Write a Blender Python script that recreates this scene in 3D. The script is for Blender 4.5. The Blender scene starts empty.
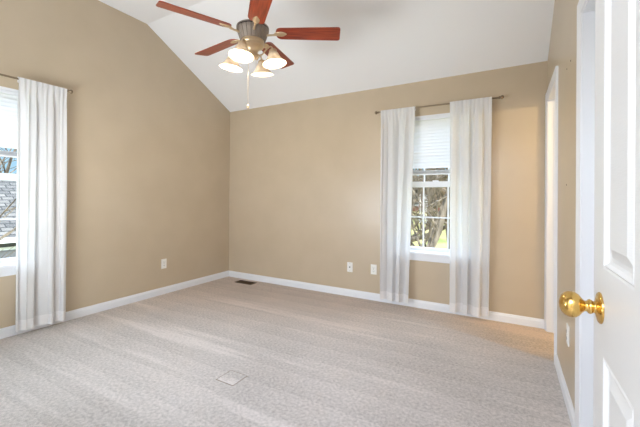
import bpy, bmesh, math, random
from mathutils import Vector, Matrix, noise
random.seed(7)
S = bpy.context.scene
COL = S.collection
R = math.radians
PI = math.pi

# ------------------------------------------------------------------ camera
cam_data = bpy.data.cameras.new('camera')
cam = bpy.data.objects.new('camera', cam_data)
COL.objects.link(cam)
S.camera = cam
cr = Vector((0.87078367, 0.491601, 0.0080159))
cu = Vector((-0.00530793, -0.00690303, 0.99996209))
cf = Vector((-0.49163769, 0.87079321, 0.00340166))
m = Matrix((cr, cu, -cf)).transposed().to_4x4()
m.translation = Vector((0, 0, 1.18))
cam.matrix_world = m
cam_data.sensor_width = 36.0
cam_data.sensor_fit = 'HORIZONTAL'
cam_data.lens = 333.53 * 36 / 640
cam_data.shift_y = -16.887 / 640
cam_data.clip_start = 0.01
cam_data.clip_end = 400

# ------------------------------------------------------------------ sky
W = bpy.data.worlds.new('sky')
S.world = W
W.use_nodes = True
nt = W.node_tree
nt.nodes.clear()
wo = nt.nodes.new('ShaderNodeOutputWorld')
bg = nt.nodes.new('ShaderNodeBackground')
tc = nt.nodes.new('ShaderNodeTexCoord')
sep = nt.nodes.new('ShaderNodeSeparateXYZ')
rmp = nt.nodes.new('ShaderNodeValToRGB')
# clear pale blue low down, bright thin cloud overhead
rmp.color_ramp.elements[0].position = 0.16
rmp.color_ramp.elements[0].color = (0.052, 0.085, 0.112, 1)
rmp.color_ramp.elements[1].position = 0.42
rmp.color_ramp.elements[1].color = (0.70, 0.84, 1.0, 1)
nt.links.new(tc.outputs['Generated'], sep.inputs[0])
nt.links.new(sep.outputs['Z'], rmp.inputs[0])
nt.links.new(rmp.outputs[0], bg.inputs[0])
nt.links.new(bg.outputs[0], wo.inputs[0])
SKY = 8.0
bg.inputs[1].default_value = SKY

def light(name, kind, loc, energy, color=(1, 1, 1), rot=(0, 0, 0), size=0.1, size_y=None, parent=None):
    d = bpy.data.lights.new(name, kind)
    d.energy = energy
    d.color = color
    if kind == 'AREA':
        d.size = size
        if size_y:
            d.shape = 'RECTANGLE'
            d.size_y = size_y
    elif kind == 'SUN':
        d.angle = size
    else:
        d.shadow_soft_size = size
    o = bpy.data.objects.new(name, d)
    o.location = loc
    o.rotation_euler = rot
    COL.objects.link(o)
    if parent:
        o.parent = parent
    return o

# winter sun behind the house, it does not reach the windows
light('sun', 'SUN', (20, 0, 20), 2.0, (1.0, 0.93, 0.82), (0, R(50), 0), R(0.6))
# two fill lights added in the unseen hallway behind the camera
light('hall_fill', 'AREA', (-0.5, -0.9, 2.30), 82, (0.78, 0.86, 1.0), (R(35), R(-5), 0), 0.8, 1.2)
light('hall_fill_second', 'AREA', (0.42, -1.0, 2.30), 84, (0.62, 0.76, 1.0), (R(12), R(14), 0), 0.8, 1.2)
# fill light added outside the made-up front wall window
light('front_fill', 'AREA', (-2.25, -0.25, 0.90), 124, (0.91, 0.93, 1.0), (R(140), 0, 0), 1.7, 1.2)
# lamp of the side room beyond the far doorway
light('side_room_lamp', 'POINT', (1.25, 2.60, 2.10), 36, (1.0, 0.78, 0.45), size=0.03)
FAN_W = 4.0
S.view_settings.view_transform = 'Standard'
S.view_settings.look = 'None'
S.view_settings.gamma = 1
S.view_settings.use_curve_mapping = False
S.view_settings.exposure = 0.15

# ------------------------------------------------------------------ helpers
def srgb(r, g, b):
    def c(v):
        v /= 255.0
        return v / 12.92 if v <= 0.04045 else ((v + 0.055) / 1.055) ** 2.4
    return (c(r), c(g), c(b), 1)

def mat(name, col, rough=0.6, metal=0.0, spec=0.5, **kw):
    M = bpy.data.materials.new(name)
    M.use_nodes = True
    b = M.node_tree.nodes['Principled BSDF']
    b.inputs['Base Color'].default_value = col
    b.inputs['Roughness'].default_value = rough
    b.inputs['Metallic'].default_value = metal
    b.inputs['Specular IOR Level'].default_value = spec
    for k, v in kw.items():
        b.inputs[k.replace('_', ' ')].default_value = v
    return M

def nodes(M):
    return M.node_tree, M.node_tree.nodes['Principled BSDF']

def add_noise(M, c1, c2, scale, detail=4, bump=0.0, stretch=(1, 1, 1), lo=0.35, hi=0.65, dist=0.01, rot=(0, 0, 0)):
    t, b = nodes(M)
    co = t.nodes.new('ShaderNodeTexCoord')
    mp = t.nodes.new('ShaderNodeMapping')
    mp.inputs['Scale'].default_value = stretch
    mp.inputs['Rotation'].default_value = rot
    n = t.nodes.new('ShaderNodeTexNoise')
    n.inputs['Scale'].default_value = scale
    n.inputs['Detail'].default_value = detail
    r = t.nodes.new('ShaderNodeValToRGB')
    r.color_ramp.elements[0].position = lo
    r.color_ramp.elements[0].color = c1
    r.color_ramp.elements[1].position = hi
    r.color_ramp.elements[1].color = c2
    t.links.new(co.outputs['Object'], mp.inputs[0])
    t.links.new(mp.outputs[0], n.inputs['Vector'])
    t.links.new(n.outputs['Fac'], r.inputs[0])
    t.links.new(r.outputs[0], b.inputs['Base Color'])
    if bump:
        bp = t.nodes.new('ShaderNodeBump')
        bp.inputs['Strength'].default_value = bump
        bp.inputs['Distance'].default_value = dist
        t.links.new(n.outputs['Fac'], bp.inputs['Height'])
        t.links.new(bp.outputs[0], b.inputs['Normal'])
    return r

def box(bm, x0, x1, y0, y1, z0, z1, bevel=0.0):
    g = bmesh.ops.create_cube(bm, size=1)
    vs = g['verts']
    for v in vs:
        v.co = Vector(((x0 + x1) / 2 + v.co.x * (x1 - x0), (y0 + y1) / 2 + v.co.y * (y1 - y0), (z0 + z1) / 2 + v.co.z * (z1 - z0)))
    if bevel:
        es = list({e for v in vs for e in v.link_edges})
        bmesh.ops.bevel(bm, geom=es, offset=bevel, segments=2, affect='EDGES', profile=0.7)

def tube(bm, pts, rad, seg=10, caps=True):
    """swept tube through pts, rad a number or a list"""
    pts = [Vector(p) for p in pts]
    n = len(pts)
    rs = rad if isinstance(rad, (list, tuple)) else [rad] * n
    rings = []
    prev = None
    for i, p in enumerate(pts):
        d = (pts[min(i + 1, n - 1)] - pts[max(i - 1, 0)]).normalized()
        if prev is None:
            a = Vector((0, 0, 1)) if abs(d.z) < 0.9 else Vector((1, 0, 0))
            s = d.cross(a).normalized()
        else:
            s = (prev - d * prev.dot(d)).normalized()
        prev = s
        t = d.cross(s)
        rings.append([bm.verts.new(p + (s * math.cos(2 * PI * k / seg) + t * math.sin(2 * PI * k / seg)) * rs[i]) for k in range(seg)])
    for i in range(n - 1):
        for k in range(seg):
            bm.faces.new((rings[i][k], rings[i][(k + 1) % seg], rings[i + 1][(k + 1) % seg], rings[i + 1][k]))
    if caps:
        bm.faces.new(rings[0][::-1])
        bm.faces.new(rings[-1])

def lathe(bm, prof, seg=32, origin=(0, 0, 0), axis='Z', rot=None, rib=None):
    """prof: list of (r, h). rib(k) optional radius factor"""
    o = Vector(origin)
    rings = []
    for r, h in prof:
        ring = []
        for k in range(seg):
            a = 2 * PI * k / seg
            rr = r * (rib(a, h) if rib else 1)
            v = Vector((rr * math.cos(a), rr * math.sin(a), h))
            if axis == 'X':
                v = Vector((v.z, v.x, v.y))
            elif axis == 'Y':
                v = Vector((v.x, v.z, v.y))
            if rot:
                v = rot @ v
            ring.append(bm.verts.new(o + v))
        rings.append(ring)
    for i in range(len(rings) - 1):
        for k in range(seg):
            bm.faces.new((rings[i][k], rings[i][(k + 1) % seg], rings[i + 1][(k + 1) % seg], rings[i + 1][k]))
    if prof[0][0] > 1e-4:
        bm.faces.new(rings[0][::-1])
    if prof[-1][0] > 1e-4:
        bm.faces.new(rings[-1])

def obj(name, bm, M, parent=None, smooth=False, angle=None):
    bmesh.ops.remove_doubles(bm, verts=bm.verts, dist=1e-6)
    bmesh.ops.recalc_face_normals(bm, faces=bm.faces)
    me = bpy.data.meshes.new(name)
    bm.to_mesh(me)
    bm.free()
    me.materials.append(M)
    if smooth:
        for p in me.polygons:
            p.use_smooth = True
        if angle:
            me.set_sharp_from_angle(angle=R(angle))
    o = bpy.data.objects.new(name, me)
    COL.objects.link(o)
    if parent:
        o.parent = parent
    return o

def B():
    return bmesh.new()

def struct(name, bm, M, **k):
    o = obj(name, bm, M, **k)
    o['kind'] = 'structure'
    return o

def tag(o, label, cat, group=None, kind=None):
    o['label'] = label
    o['category'] = cat
    if group:
        o['group'] = group
    if kind:
        o['kind'] = kind
    return o

def empty(name, loc=(0, 0, 0), rz=0):
    o = bpy.data.objects.new(name, None)
    o.empty_display_size = 0.1
    o.location = loc
    o.rotation_euler = (0, 0, rz)
    COL.objects.link(o)
    return o

def copy_tree(o, parent=None):
    c = o.copy()
    COL.objects.link(c)
    if parent:
        c.parent = parent
    for ch in [q for q in bpy.data.objects if q.parent == o]:
        copy_tree(ch, c)
    return c

# ------------------------------------------------------------------ materials
wall_m = mat('wall_paint', srgb(186, 171, 150), 0.3, spec=0.5)
add_noise(wall_m, srgb(196, 179, 154), srgb(192, 175, 150), 3.0, 3, bump=0.06, dist=0.002)
ceil_m = mat('ceiling_paint', srgb(240, 240, 241), 0.85, spec=0.2)
trim_m = mat('white_trim_paint', srgb(232, 233, 236), 0.35, spec=0.4)
door_m = mat('white_door_paint', srgb(222, 222, 221), 0.38, spec=0.45)
t, b = nodes(door_m)
co = t.nodes.new('ShaderNodeTexCoord')
mp = t.nodes.new('ShaderNodeMapping')
mp.inputs['Scale'].default_value = (1, 10, 120)
nz = t.nodes.new('ShaderNodeTexNoise')
nz.inputs['Scale'].default_value = 3
nz.inputs['Detail'].default_value = 3
bp = t.nodes.new('ShaderNodeBump')
bp.inputs['Strength'].default_value = 0.18
bp.inputs['Distance'].default_value = 0.002
t.links.new(co.outputs['Object'], mp.inputs[0])
t.links.new(mp.outputs[0], nz.inputs['Vector'])
t.links.new(nz.outputs['Fac'], bp.inputs['Height'])
t.links.new(bp.outputs[0], b.inputs['Normal'])

# carpet: cut pile with vacuum tracks
carpet_m = mat('carpet_pile', srgb(205, 192, 180), 0.95, spec=0.1)
t, b = nodes(carpet_m)
L = t.links.new
co = t.nodes.new('ShaderNodeTexCoord')
def tn(scale, detail, src):
    n = t.nodes.new('ShaderNodeTexNoise')
    n.inputs['Scale'].default_value = scale
    n.inputs['Detail'].default_value = detail
    L(src, n.inputs['Vector'])
    return n.outputs['Fac']
fine = tn(260, 2, co.outputs['Object'])
mid = tn(55, 3, co.outputs['Object'])
big = tn(1.3, 3, co.outputs['Object'])
mp = t.nodes.new('ShaderNodeMapping')
mp.inputs['Rotation'].default_value = (0, 0, R(-8))
mp.inputs['Scale'].default_value = (0.16, 1, 1)
L(co.outputs['Object'], mp.inputs[0])
wv = t.nodes.new('ShaderNodeTexWave')
wv.wave_type = 'BANDS'
wv.bands_direction = 'Y'
wv.wave_profile = 'SAW'
wv.inputs['Scale'].default_value = 1.5
wv.inputs['Distortion'].default_value = 2.2
wv.inputs['Detail'].default_value = 2
wv.inputs['Detail Scale'].default_value = 1.2
L(mp.outputs[0], wv.inputs['Vector'])
def math_(op, a, bb, c=None):
    n = t.nodes.new('ShaderNodeMath')
    n.operation = op
    for i, v in enumerate((a, bb, c)):
        if v is None:
            continue
        if isinstance(v, (int, float)):
            n.inputs[i].default_value = v
        else:
            L(v, n.inputs[i])
    return n.outputs[0]
v = math_('MULTIPLY', fine, 0.6)
v = math_('MULTIPLY_ADD', mid, 0.6, v)
v = math_('MULTIPLY_ADD', big, 0.35, v)
mp2 = t.nodes.new('ShaderNodeMapping')
mp2.inputs['Rotation'].default_value = (0, 0, R(-9))
mp2.inputs['Scale'].default_value = (0.22, 2.6, 1)
L(co.outputs['Object'], mp2.inputs[0])
streak = tn(1.6, 3, mp2.outputs[0])
sr = t.nodes.new('ShaderNodeMapRange')
sr.inputs['From Min'].default_value = 0.56
sr.inputs['From Max'].default_value = 0.66
L(streak, sr.inputs['Value'])
v = math_('MULTIPLY_ADD', wv.outputs['Fac'], 0.06, v)
v = math_('MULTIPLY_ADD', sr.outputs[0], 0.17, v)
rp = t.nodes.new('ShaderNodeValToRGB')
rp.color_ramp.elements[0].position = 0.58
rp.color_ramp.elements[0].color = srgb(150, 141, 133)
rp.color_ramp.elements[1].position = 1.0
rp.color_ramp.elements[1].color = srgb(216, 206, 200)
L(v, rp.inputs[0])
# painted light: far side tan, less cooled by daylight; ragged warm glow at doorway
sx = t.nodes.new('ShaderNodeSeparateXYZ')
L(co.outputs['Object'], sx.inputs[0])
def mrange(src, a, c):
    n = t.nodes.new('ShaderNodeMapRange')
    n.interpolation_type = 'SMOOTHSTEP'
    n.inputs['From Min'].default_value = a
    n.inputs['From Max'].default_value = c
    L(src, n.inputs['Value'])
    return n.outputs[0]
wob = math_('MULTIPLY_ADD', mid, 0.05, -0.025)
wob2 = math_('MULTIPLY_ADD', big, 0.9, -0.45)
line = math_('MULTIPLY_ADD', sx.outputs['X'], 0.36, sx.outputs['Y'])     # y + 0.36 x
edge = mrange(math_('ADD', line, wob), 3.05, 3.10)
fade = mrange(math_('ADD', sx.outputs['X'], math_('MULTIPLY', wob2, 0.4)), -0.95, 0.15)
doorglow = math_('MULTIPLY', edge, fade)
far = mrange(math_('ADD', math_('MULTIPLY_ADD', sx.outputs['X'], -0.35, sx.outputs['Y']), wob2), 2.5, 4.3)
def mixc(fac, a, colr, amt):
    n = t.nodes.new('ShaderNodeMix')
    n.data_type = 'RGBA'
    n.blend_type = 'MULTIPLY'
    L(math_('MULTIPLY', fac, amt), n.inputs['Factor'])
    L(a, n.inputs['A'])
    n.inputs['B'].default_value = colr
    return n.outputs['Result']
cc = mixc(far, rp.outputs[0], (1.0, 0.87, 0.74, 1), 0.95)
cc = mixc(doorglow, cc, (1.0, 0.86, 0.66, 1), 0.85)
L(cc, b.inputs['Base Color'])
b.inputs['Sheen Weight'].default_value = 0.25
b.inputs['Sheen Roughness'].default_value = 0.6
bp = t.nodes.new('ShaderNodeBump')
bp.inputs['Strength'].default_value = 0.6
bp.inputs['Distance'].default_value = 0.006
hh = math_('MULTIPLY_ADD', mid, 0.5, fine)
L(hh, bp.inputs['Height'])
L(bp.outputs[0], b.inputs['Normal'])

def cloth_mat(name, col, transp=0.12, transl=0.5):
    M = bpy.data.materials.new(name)
    M.use_nodes = True
    t = M.node_tree
    t.nodes.clear()
    o = t.nodes.new('ShaderNodeOutputMaterial')
    d = t.nodes.new('ShaderNodeBsdfDiffuse'); d.inputs[0].default_value = col
    tr = t.nodes.new('ShaderNodeBsdfTranslucent'); tr.inputs[0].default_value = col
    tp = t.nodes.new('ShaderNodeBsdfTransparent')
    m1 = t.nodes.new('ShaderNodeMixShader'); m1.inputs[0].default_value = transl
    m2 = t.nodes.new('ShaderNodeMixShader'); m2.inputs[0].default_value = transp
    t.links.new(d.outputs[0], m1.inputs[1]); t.links.new(tr.outputs[0], m1.inputs[2])
    t.links.new(m1.outputs[0], m2.inputs[1]); t.links.new(tp.outputs[0], m2.inputs[2])
    t.links.new(m2.outputs[0], o.inputs[0])
    return M
curtain_m = cloth_mat('sheer_white_fabric', srgb(232, 231, 231), 0.035, 0.26)
hem_m = cloth_mat('folded_white_fabric', srgb(243, 241, 241), 0.01, 0.2)
blind_m = cloth_mat('white_blind_vinyl', srgb(244, 244, 246), 0.0, 0.35)

glass_m = bpy.data.materials.new('window_glass')
glass_m.use_nodes = True
t = glass_m.node_tree
t.nodes.clear()
o_ = t.nodes.new('ShaderNodeOutputMaterial')
gl = t.nodes.new('ShaderNodeBsdfGlossy'); gl.inputs['Roughness'].default_value = 0.02
tp = t.nodes.new('ShaderNodeBsdfTransparent'); tp.inputs[0].default_value = (0.96, 0.98, 0.98, 1)
mx = t.nodes.new('ShaderNodeMixShader'); mx.inputs[0].default_value = 0.006
t.links.new(tp.outputs[0], mx.inputs[1]); t.links.new(gl.outputs[0], mx.inputs[2]); t.links.new(mx.outputs[0], o_.inputs[0])

brass_m = mat('polished_brass', srgb(226, 186, 108), 0.2, 1.0)
nickel_m = mat('brushed_nickel', srgb(176, 164, 146), 0.35, 1.0)
pewter_m = mat('pewter_housing', srgb(150, 138, 128), 0.45, 0.55)
dark_m = mat('black_groove', srgb(28, 24, 22), 0.5)
antique_m = mat('warm_satin_nickel', srgb(212, 190, 158), 0.32, 0.75)
rod_m = mat('rod_metal', srgb(140, 124, 104), 0.4, 0.9)
plate_m = mat('white_plastic', srgb(238, 236, 230), 0.35)
slot_m = mat('outlet_slot', srgb(60, 58, 55), 0.6)
vent_m = mat('brown_register', srgb(84, 62, 34), 0.45, 0.4)
ventd_m = mat('register_dark', srgb(26, 20, 12), 0.8)

wood_m = mat('cherry_wood', srgb(140, 48, 26), 0.28, spec=0.6)
add_noise(wood_m, srgb(112, 30, 16), srgb(168, 66, 34), 6, 5, stretch=(1.2, 14, 14), lo=0.3, hi=0.7)
nodes(wood_m)[1].inputs['Coat Weight'].default_value = 0.4
nodes(wood_m)[1].inputs['Coat Roughness'].default_value = 0.2

shade_m = bpy.data.materials.new('frosted_glass')
shade_m.use_nodes = True
t = shade_m.node_tree
t.nodes.clear()
o_ = t.nodes.new('ShaderNodeOutputMaterial')
co = t.nodes.new('ShaderNodeTexCoord')
nz = t.nodes.new('ShaderNodeTexNoise'); nz.inputs['Scale'].default_value = 22; nz.inputs['Detail'].default_value = 3
rp = t.nodes.new('ShaderNodeValToRGB')
rp.color_ramp.elements[0].position = 0.35; rp.color_ramp.elements[0].color = srgb(214, 196, 170)
rp.color_ramp.elements[1].position = 0.65; rp.color_ramp.elements[1].color = srgb(236, 222, 200)
t.links.new(co.outputs['Object'], nz.inputs['Vector']); t.links.new(nz.outputs['Fac'], rp.inputs[0])
tr = t.nodes.new('ShaderNodeBsdfTranslucent')
df = t.nodes.new('ShaderNodeBsdfDiffuse')
t.links.new(rp.outputs[0], tr.inputs[0]); t.links.new(rp.outputs[0], df.inputs[0])
gl = t.nodes.new('ShaderNodeBsdfGlossy'); gl.inputs['Roughness'].default_value = 0.15
tp = t.nodes.new('ShaderNodeBsdfTransparent')
m1 = t.nodes.new('ShaderNodeMixShader'); m1.inputs[0].default_value = 0.10
m2 = t.nodes.new('ShaderNodeMixShader'); m2.inputs[0].default_value = 0.06
m3 = t.nodes.new('ShaderNodeMixShader'); m3.inputs[0].default_value = 0.10
t.links.new(df.outputs[0], m1.inputs[1]); t.links.new(tr.outputs[0], m1.inputs[2])
t.links.new(m1.outputs[0], m2.inputs[1]); t.links.new(gl.outputs[0], m2.inputs[2])
t.links.new(m2.outputs[0], m3.inputs[1]); t.links.new(tp.outputs[0], m3.inputs[2])
t.links.new(m3.outputs[0], o_.inputs[0])
bulb_m = mat('lit_bulb', (1, 0.9, 0.75, 1), 0.4)
nodes(bulb_m)[1].inputs['Emission Color'].default_value = (1.0, 0.82, 0.6, 1)
nodes(bulb_m)[1].inputs['Emission Strength'].default_value = 3.0

# ------------------------------------------------------------------ room shell
XL, XR, D, YN = -3.63, 0.307, 3.675, 0.18
E_, H_, YC = 2.45, 3.163, 2.349       # eave, flat ceiling, crease
T = 0.12

def wall_prism(bm, axis, c0, c1, a0, a1, top, holes=()):
    """wall slab; axis 'x': plane at x=c0..c1 running over y a0..a1. top(a)->z. holes (a0,a1,z0,z1)"""
    cuts = sorted({a0, a1, *[h[0] for h in holes], *[h[1] for h in holes], *([YC] if axis == 'x' and a0 < YC < a1 else [])})
    for p, q in zip(cuts[:-1], cuts[1:]):
        spans = [(0, None)]
        hs = [h for h in holes if h[0] <= p + 1e-6 and h[1] >= q - 1e-6]
        segs = []
        z = -0.02
        for h in sorted(hs, key=lambda h: h[2]):
            if h[2] > z + 1e-6:
                segs.append((z, h[2]))
            z = h[3]
        segs.append((z, None))
        for z0, z1 in segs:
            tp_, tq = (top(p), top(q)) if z1 is None else (z1, z1)
            P = []
            for c in (c0, c1):
                for a, zz in ((p, z0), (q, z0), (q, tq), (p, tp_)):
                    P.append(bm.verts.new((c, a, zz) if axis == 'x' else (a, c, zz)))
            f = [(0, 1, 2, 3), (7, 6, 5, 4), (0, 4, 5, 1), (1, 5, 6, 2), (2, 6, 7, 3), (3, 7, 4, 0)]
            for ff in f:
                bm.faces.new([P[i] for i in ff])

def roof(y):
    return H_ if y <= YC else H_ + (E_ - H_) * (y - YC) / (D - YC)

WIN_Z0, WIN_Z1 = 0.60, 2.075
WL = (0.50, 1.35)          # left window, along y
WB = (-1.11, -0.25)        # back window, along x
WF = (-3.05, -1.45)        # made-up front wall window for the fill light, along x, unseen
DZ = 2.08                  # door opening height

bm = B()
wall_prism(bm, 'x', XL - T, XL, YN - T, D + T, roof, [(WL[0], WL[1], WIN_Z0, WIN_Z1)])
struct('wall_left', bm, wall_m)
bm = B()
wall_prism(bm, 'y', D, D + T, XL, XR + T, lambda a: E_, [(WB[0], WB[1], WIN_Z0, WIN_Z1)])
struct('wall_back', bm, wall_m)
bm = B()
DR1 = (2.965, 3.612)       # far doorway
DR2 = (1.24, 2.000)        # closet doorway
wall_prism(bm, 'x', XR, XR + T, YN - T, D, roof, [(DR1[0], DR1[1], -0.02, DZ), (DR2[0], DR2[1], -0.02, DZ)])
struct('wall_right', bm, wall_m)
bm = B()
DN = (-0.67, 0.20)         # entry doorway the camera stands in
wall_prism(bm, 'y', YN - T, YN, XL, XR, lambda a: H_, [(DN[0], DN[1], -0.02, DZ), (WF[0], WF[1], WIN_Z0, WIN_Z1)])
struct('wall_front', bm, wall_m)

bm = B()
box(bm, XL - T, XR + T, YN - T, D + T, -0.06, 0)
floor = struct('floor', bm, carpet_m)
bm = B()
c = 0.1
pr = [(YN - T, H_), (YC, H_), (D + T, roof(D + T)), (D + T, roof(D + T) + c), (YC, H_ + c), (YN - T, H_ + c)]
lo = [bm.verts.new((XL - T, y, z)) for y, z in pr]
hi = [bm.verts.new((XR + T, y, z)) for y, z in pr]
bm.faces.new(lo); bm.faces.new(hi[::-1])
for i in range(6):
    bm.faces.new((lo[i], lo[(i + 1) % 6], hi[(i + 1) % 6], hi[i]))
struct('ceiling', bm, ceil_m)

# hallway behind the camera and side room beyond the far doorway (white painted shells)
hall_m = mat('hall_paint', srgb(222, 214, 200), 0.7)
bm = B()
box(bm, -1.2, -1.1, -2.6, YN - T, 0, 2.4)
box(bm, 1.0, 1.1, -2.6, YN - T, 0, 2.4)
box(bm, -1.1, 1.0, -2.6, -2.5, 0, 2.4)
struct('wall_hall', bm, hall_m)
bm = B(); box(bm, -1.2, 1.1, -2.6, YN - T, 2.4, 2.5); struct('ceiling_hall', bm, ceil_m)
bm = B(); box(bm, -1.2, 1.1, -2.6, YN - T, -0.06, 0.0); struct('floor_hall', bm, carpet_m)
side_m = mat('side_room_paint', srgb(226, 220, 210), 0.7)
bm = B()
box(bm, XR + T, 2.4, D + 0.0, D + T, 0, 2.4)
box(bm, XR + T, 2.4, 1.9, 2.0, 0, 2.4)
box(bm, 2.4, 2.5, 1.9, D + T, 0, 2.4)
struct('wall_side_room', bm, side_m)
bm = B(); box(bm, XR + T, 2.5, 1.9, D + T, 2.4, 2.5); struct('ceiling_side_room', bm, ceil_m)
bm = B(); box(bm, XR + T, 2.5, 1.9, D + T, -0.06, 0.0); struct('floor_side_room', bm, carpet_m)
bm = B(); box(bm, XR + T, XR + 0.9, 1.15, 1.25, 0, 2.4); box(bm, XR + 0.9, XR + 1.0, 1.15, 1.9, 0, 2.4)
struct('wall_closet', bm, side_m)
bm = B(); box(bm, XR + T, XR + 1.0, 1.15, 1.9, 2.4, 2.5); struct('ceiling_closet', bm, ceil_m)
bm = B(); box(bm, XR + T, XR + 1.0, 1.15, 1.9, -0.06, 0); struct('floor_closet', bm, carpet_m)

# ------------------------------------------------------------------ baseboards
BH, BT = 0.083, 0.014
def baseboard(bm, axis, c, side, a0, a1):
    """profile extruded along the wall; side = direction the board faces"""
    prof = [(0, 0), (BT, 0), (BT, BH - 0.022), (BT * 0.72, BH - 0.014), (BT * 0.62, BH - 0.006), (BT * 0.35, BH), (0, BH)]
    ra, rb = [], []
    for d, z in prof:
        for a, L_ in ((a0, ra), (a1, rb)):
            L_.append(bm.verts.new((c + side * d, a, z) if axis == 'x' else (a, c + side * d, z)))
    n = len(prof)
    bm.faces.new(ra); bm.faces.new(rb[::-1])
    for i in range(n):
        bm.faces.new((ra[i], ra[(i + 1) % n], rb[(i + 1) % n], rb[i]))
bm = B(); baseboard(bm, 'x', XL, 1, YN, D); struct('baseboard_left', bm, trim_m)
bm = B(); baseboard(bm, 'y', D, -1, XL, XR); struct('baseboard_back', bm, trim_m)
CW = 0.058
bm = B(); baseboard(bm, 'x', XR, -1, DR2[1] + CW, DR1[0] - CW); baseboard(bm, 'x', XR, -1, YN, DR2[0] - CW); struct('baseboard_right', bm, trim_m)
bm = B(); baseboard(bm, 'y', YN, 1, XL, DN[0] - CW); struct('baseboard_front', bm, trim_m)

# ------------------------------------------------------------------ door casings
def casing(name, axis, c, side, a0, a1, z1, thick, cut_far=None):
    """stepped casing round an opening plus the jamb lining"""
    bm = B()
    th = 0.016
    def bx(p, q, z0, z1_, d0, d1, bev=0.003):
        lo_, hi_ = sorted((c + side * d0, c + side * d1))
        if axis == 'x':
            box(bm, lo_, hi_, p, q, z0, z1_, bev)
        else:
            box(bm, p, q, lo_, hi_, z0, z1_, bev)
    # moulded profile (distance out from the opening, depth off the wall), mitred round the opening
    prof = [(-0.004, 0), (-0.004, 0.008), (0.0, 0.0095), (0.020, 0.0105), (0.026, 0.0125), (0.040, 0.0145), (0.052, 0.0165), (CW - 0.001, 0.0165), (CW, 0.015), (CW, 0)]
    path = [(a0, 0, -1, 0), (a0, z1, -1, 1), (a1, z1, 1, 1), (a1, 0, 1, 0)]
    rings = []
    for pa, pz, sa, sz in path:
        ring = []
        for o_, d_ in prof:
            A, Z = pa + sa * o_, pz + sz * o_
            ring.append(bm.verts.new((c + side * d_, A, Z) if axis == 'x' else (A, c + side * d_, Z)))
        rings.append(ring)
    npf = len(prof)
    for ra, rb_ in zip(rings[:-1], rings[1:]):
        for k in range(npf):
            bm.faces.new((ra[k], ra[(k + 1) % npf], rb_[(k + 1) % npf], rb_[k]))
    bm.faces.new(rings[0]); bm.faces.new(rings[-1][::-1])
    # jamb lining and door stop
    jt = 0.014
    bx(a0, a0 + jt, 0, z1, -thick, 0.004, 0.001)
    bx(a1 - jt, a1, 0, z1, -thick, 0.004, 0.001)
    bx(a0, a1, z1 - jt, z1, -thick, 0.004, 0.001)
    bx(a0 + jt, a0 + jt + 0.01, 0, z1 - jt, -0.075, -0.045, 0.001)
    bx(a1 - jt - 0.01, a1 - jt, 0, z1 - jt, -0.075, -0.045, 0.001)
    bx(a0 + jt, a1 - jt, z1 - jt - 0.01, z1 - jt, -0.075, -0.045, 0.001)
    return struct(name, bm, trim_m)
casing('trim_1', 'x', XR, -1, DR1[0], DR1[1], DZ, T)
casing('trim_2', 'x', XR, -1, DR2[0], DR2[1], DZ, T)
casing('trim_3', 'y', YN, 1, DN[0], DN[1] - 0.002, DZ, T)

# ------------------------------------------------------------------ doors
def door_panel_bm(w, h, t, stile=0.09, panels=None):
    """door in local coords: width along +y from 0 (hinge) to w, faces at x=0 (room side) and x=t"""
    bm = B()
    ys = [0, w]; zs = [0, h]
    for y0, y1, z0, z1 in panels:
        ys += [y0, y1]; zs += [z0, z1]
    ys = sorted(set(ys)); zs = sorted(set(zs))
    def inpanel(y, z):
        return any(a < y < b_ and c_ < z < d_ for a, b_, c_, d_ in panels)
    for x, sgn in ((0, -1), (t, 1)):
        for y0, y1 in zip(ys[:-1], ys[1:]):
            for z0, z1 in zip(zs[:-1], zs[1:]):
                if not inpanel((y0 + y1) / 2, (z0 + z1) / 2):
                    bm.faces.new([bm.verts.new(v) for v in ((x, y0, z0), (x, y1, z0), (x, y1, z1), (x, y0, z1))])
        for y0, y1, z0, z1 in panels:
            # moulding: bead, cove down, flat groove, slope up to raised field
            steps = [(0, 0), (0.004, 0.002), (0.008, 0.0), (0.014, 0.007), (0.020, 0.009), (0.028, 0.009), (0.034, 0.007), (0.048, 0.002)]
            prev = None
            for off, dep in steps:
                xx = x - sgn * dep
                cur = [bm.verts.new(v) for v in ((xx, y0 + off, z0 + off), (xx, y1 - off, z0 + off), (xx, y1 - off, z1 - off), (xx, y0 + off, z1 - off))]
                if prev:
                    for i in range(4):
                        bm.faces.new((prev[i], prev[(i + 1) % 4], cur[(i + 1) % 4], cur[i]))
                prev = cur
            bm.faces.new(prev)
    for quad in (((0, 0, 0), (t, 0, 0), (t, 0, h), (0, 0, h)), ((0, w, 0), (t, w, 0), (t, w, h), (0, w, h)),
                 ((0, 0, 0), (t, 0, 0), (t, w, 0), (0, w, 0)), ((0, 0, h), (t, 0, h), (t, w, h), (0, w, h))):
        bm.faces.new([bm.verts.new(v) for v in quad])
    bmesh.ops.remove_doubles(bm, verts=bm.verts, dist=1e-5)
    return bm

def six_panels(w, st):
    mid = w - 2 * st - 0.41
    a = (st, st + 0.205); b_ = (w - st - 0.205, w - st)
    rows = ((0.22, 0.83), (1.02, 1.72), (1.83, 1.93))
    return [(p[0], p[1], z0, z1) for p in (a, b_) for z0, z1 in rows]

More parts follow.
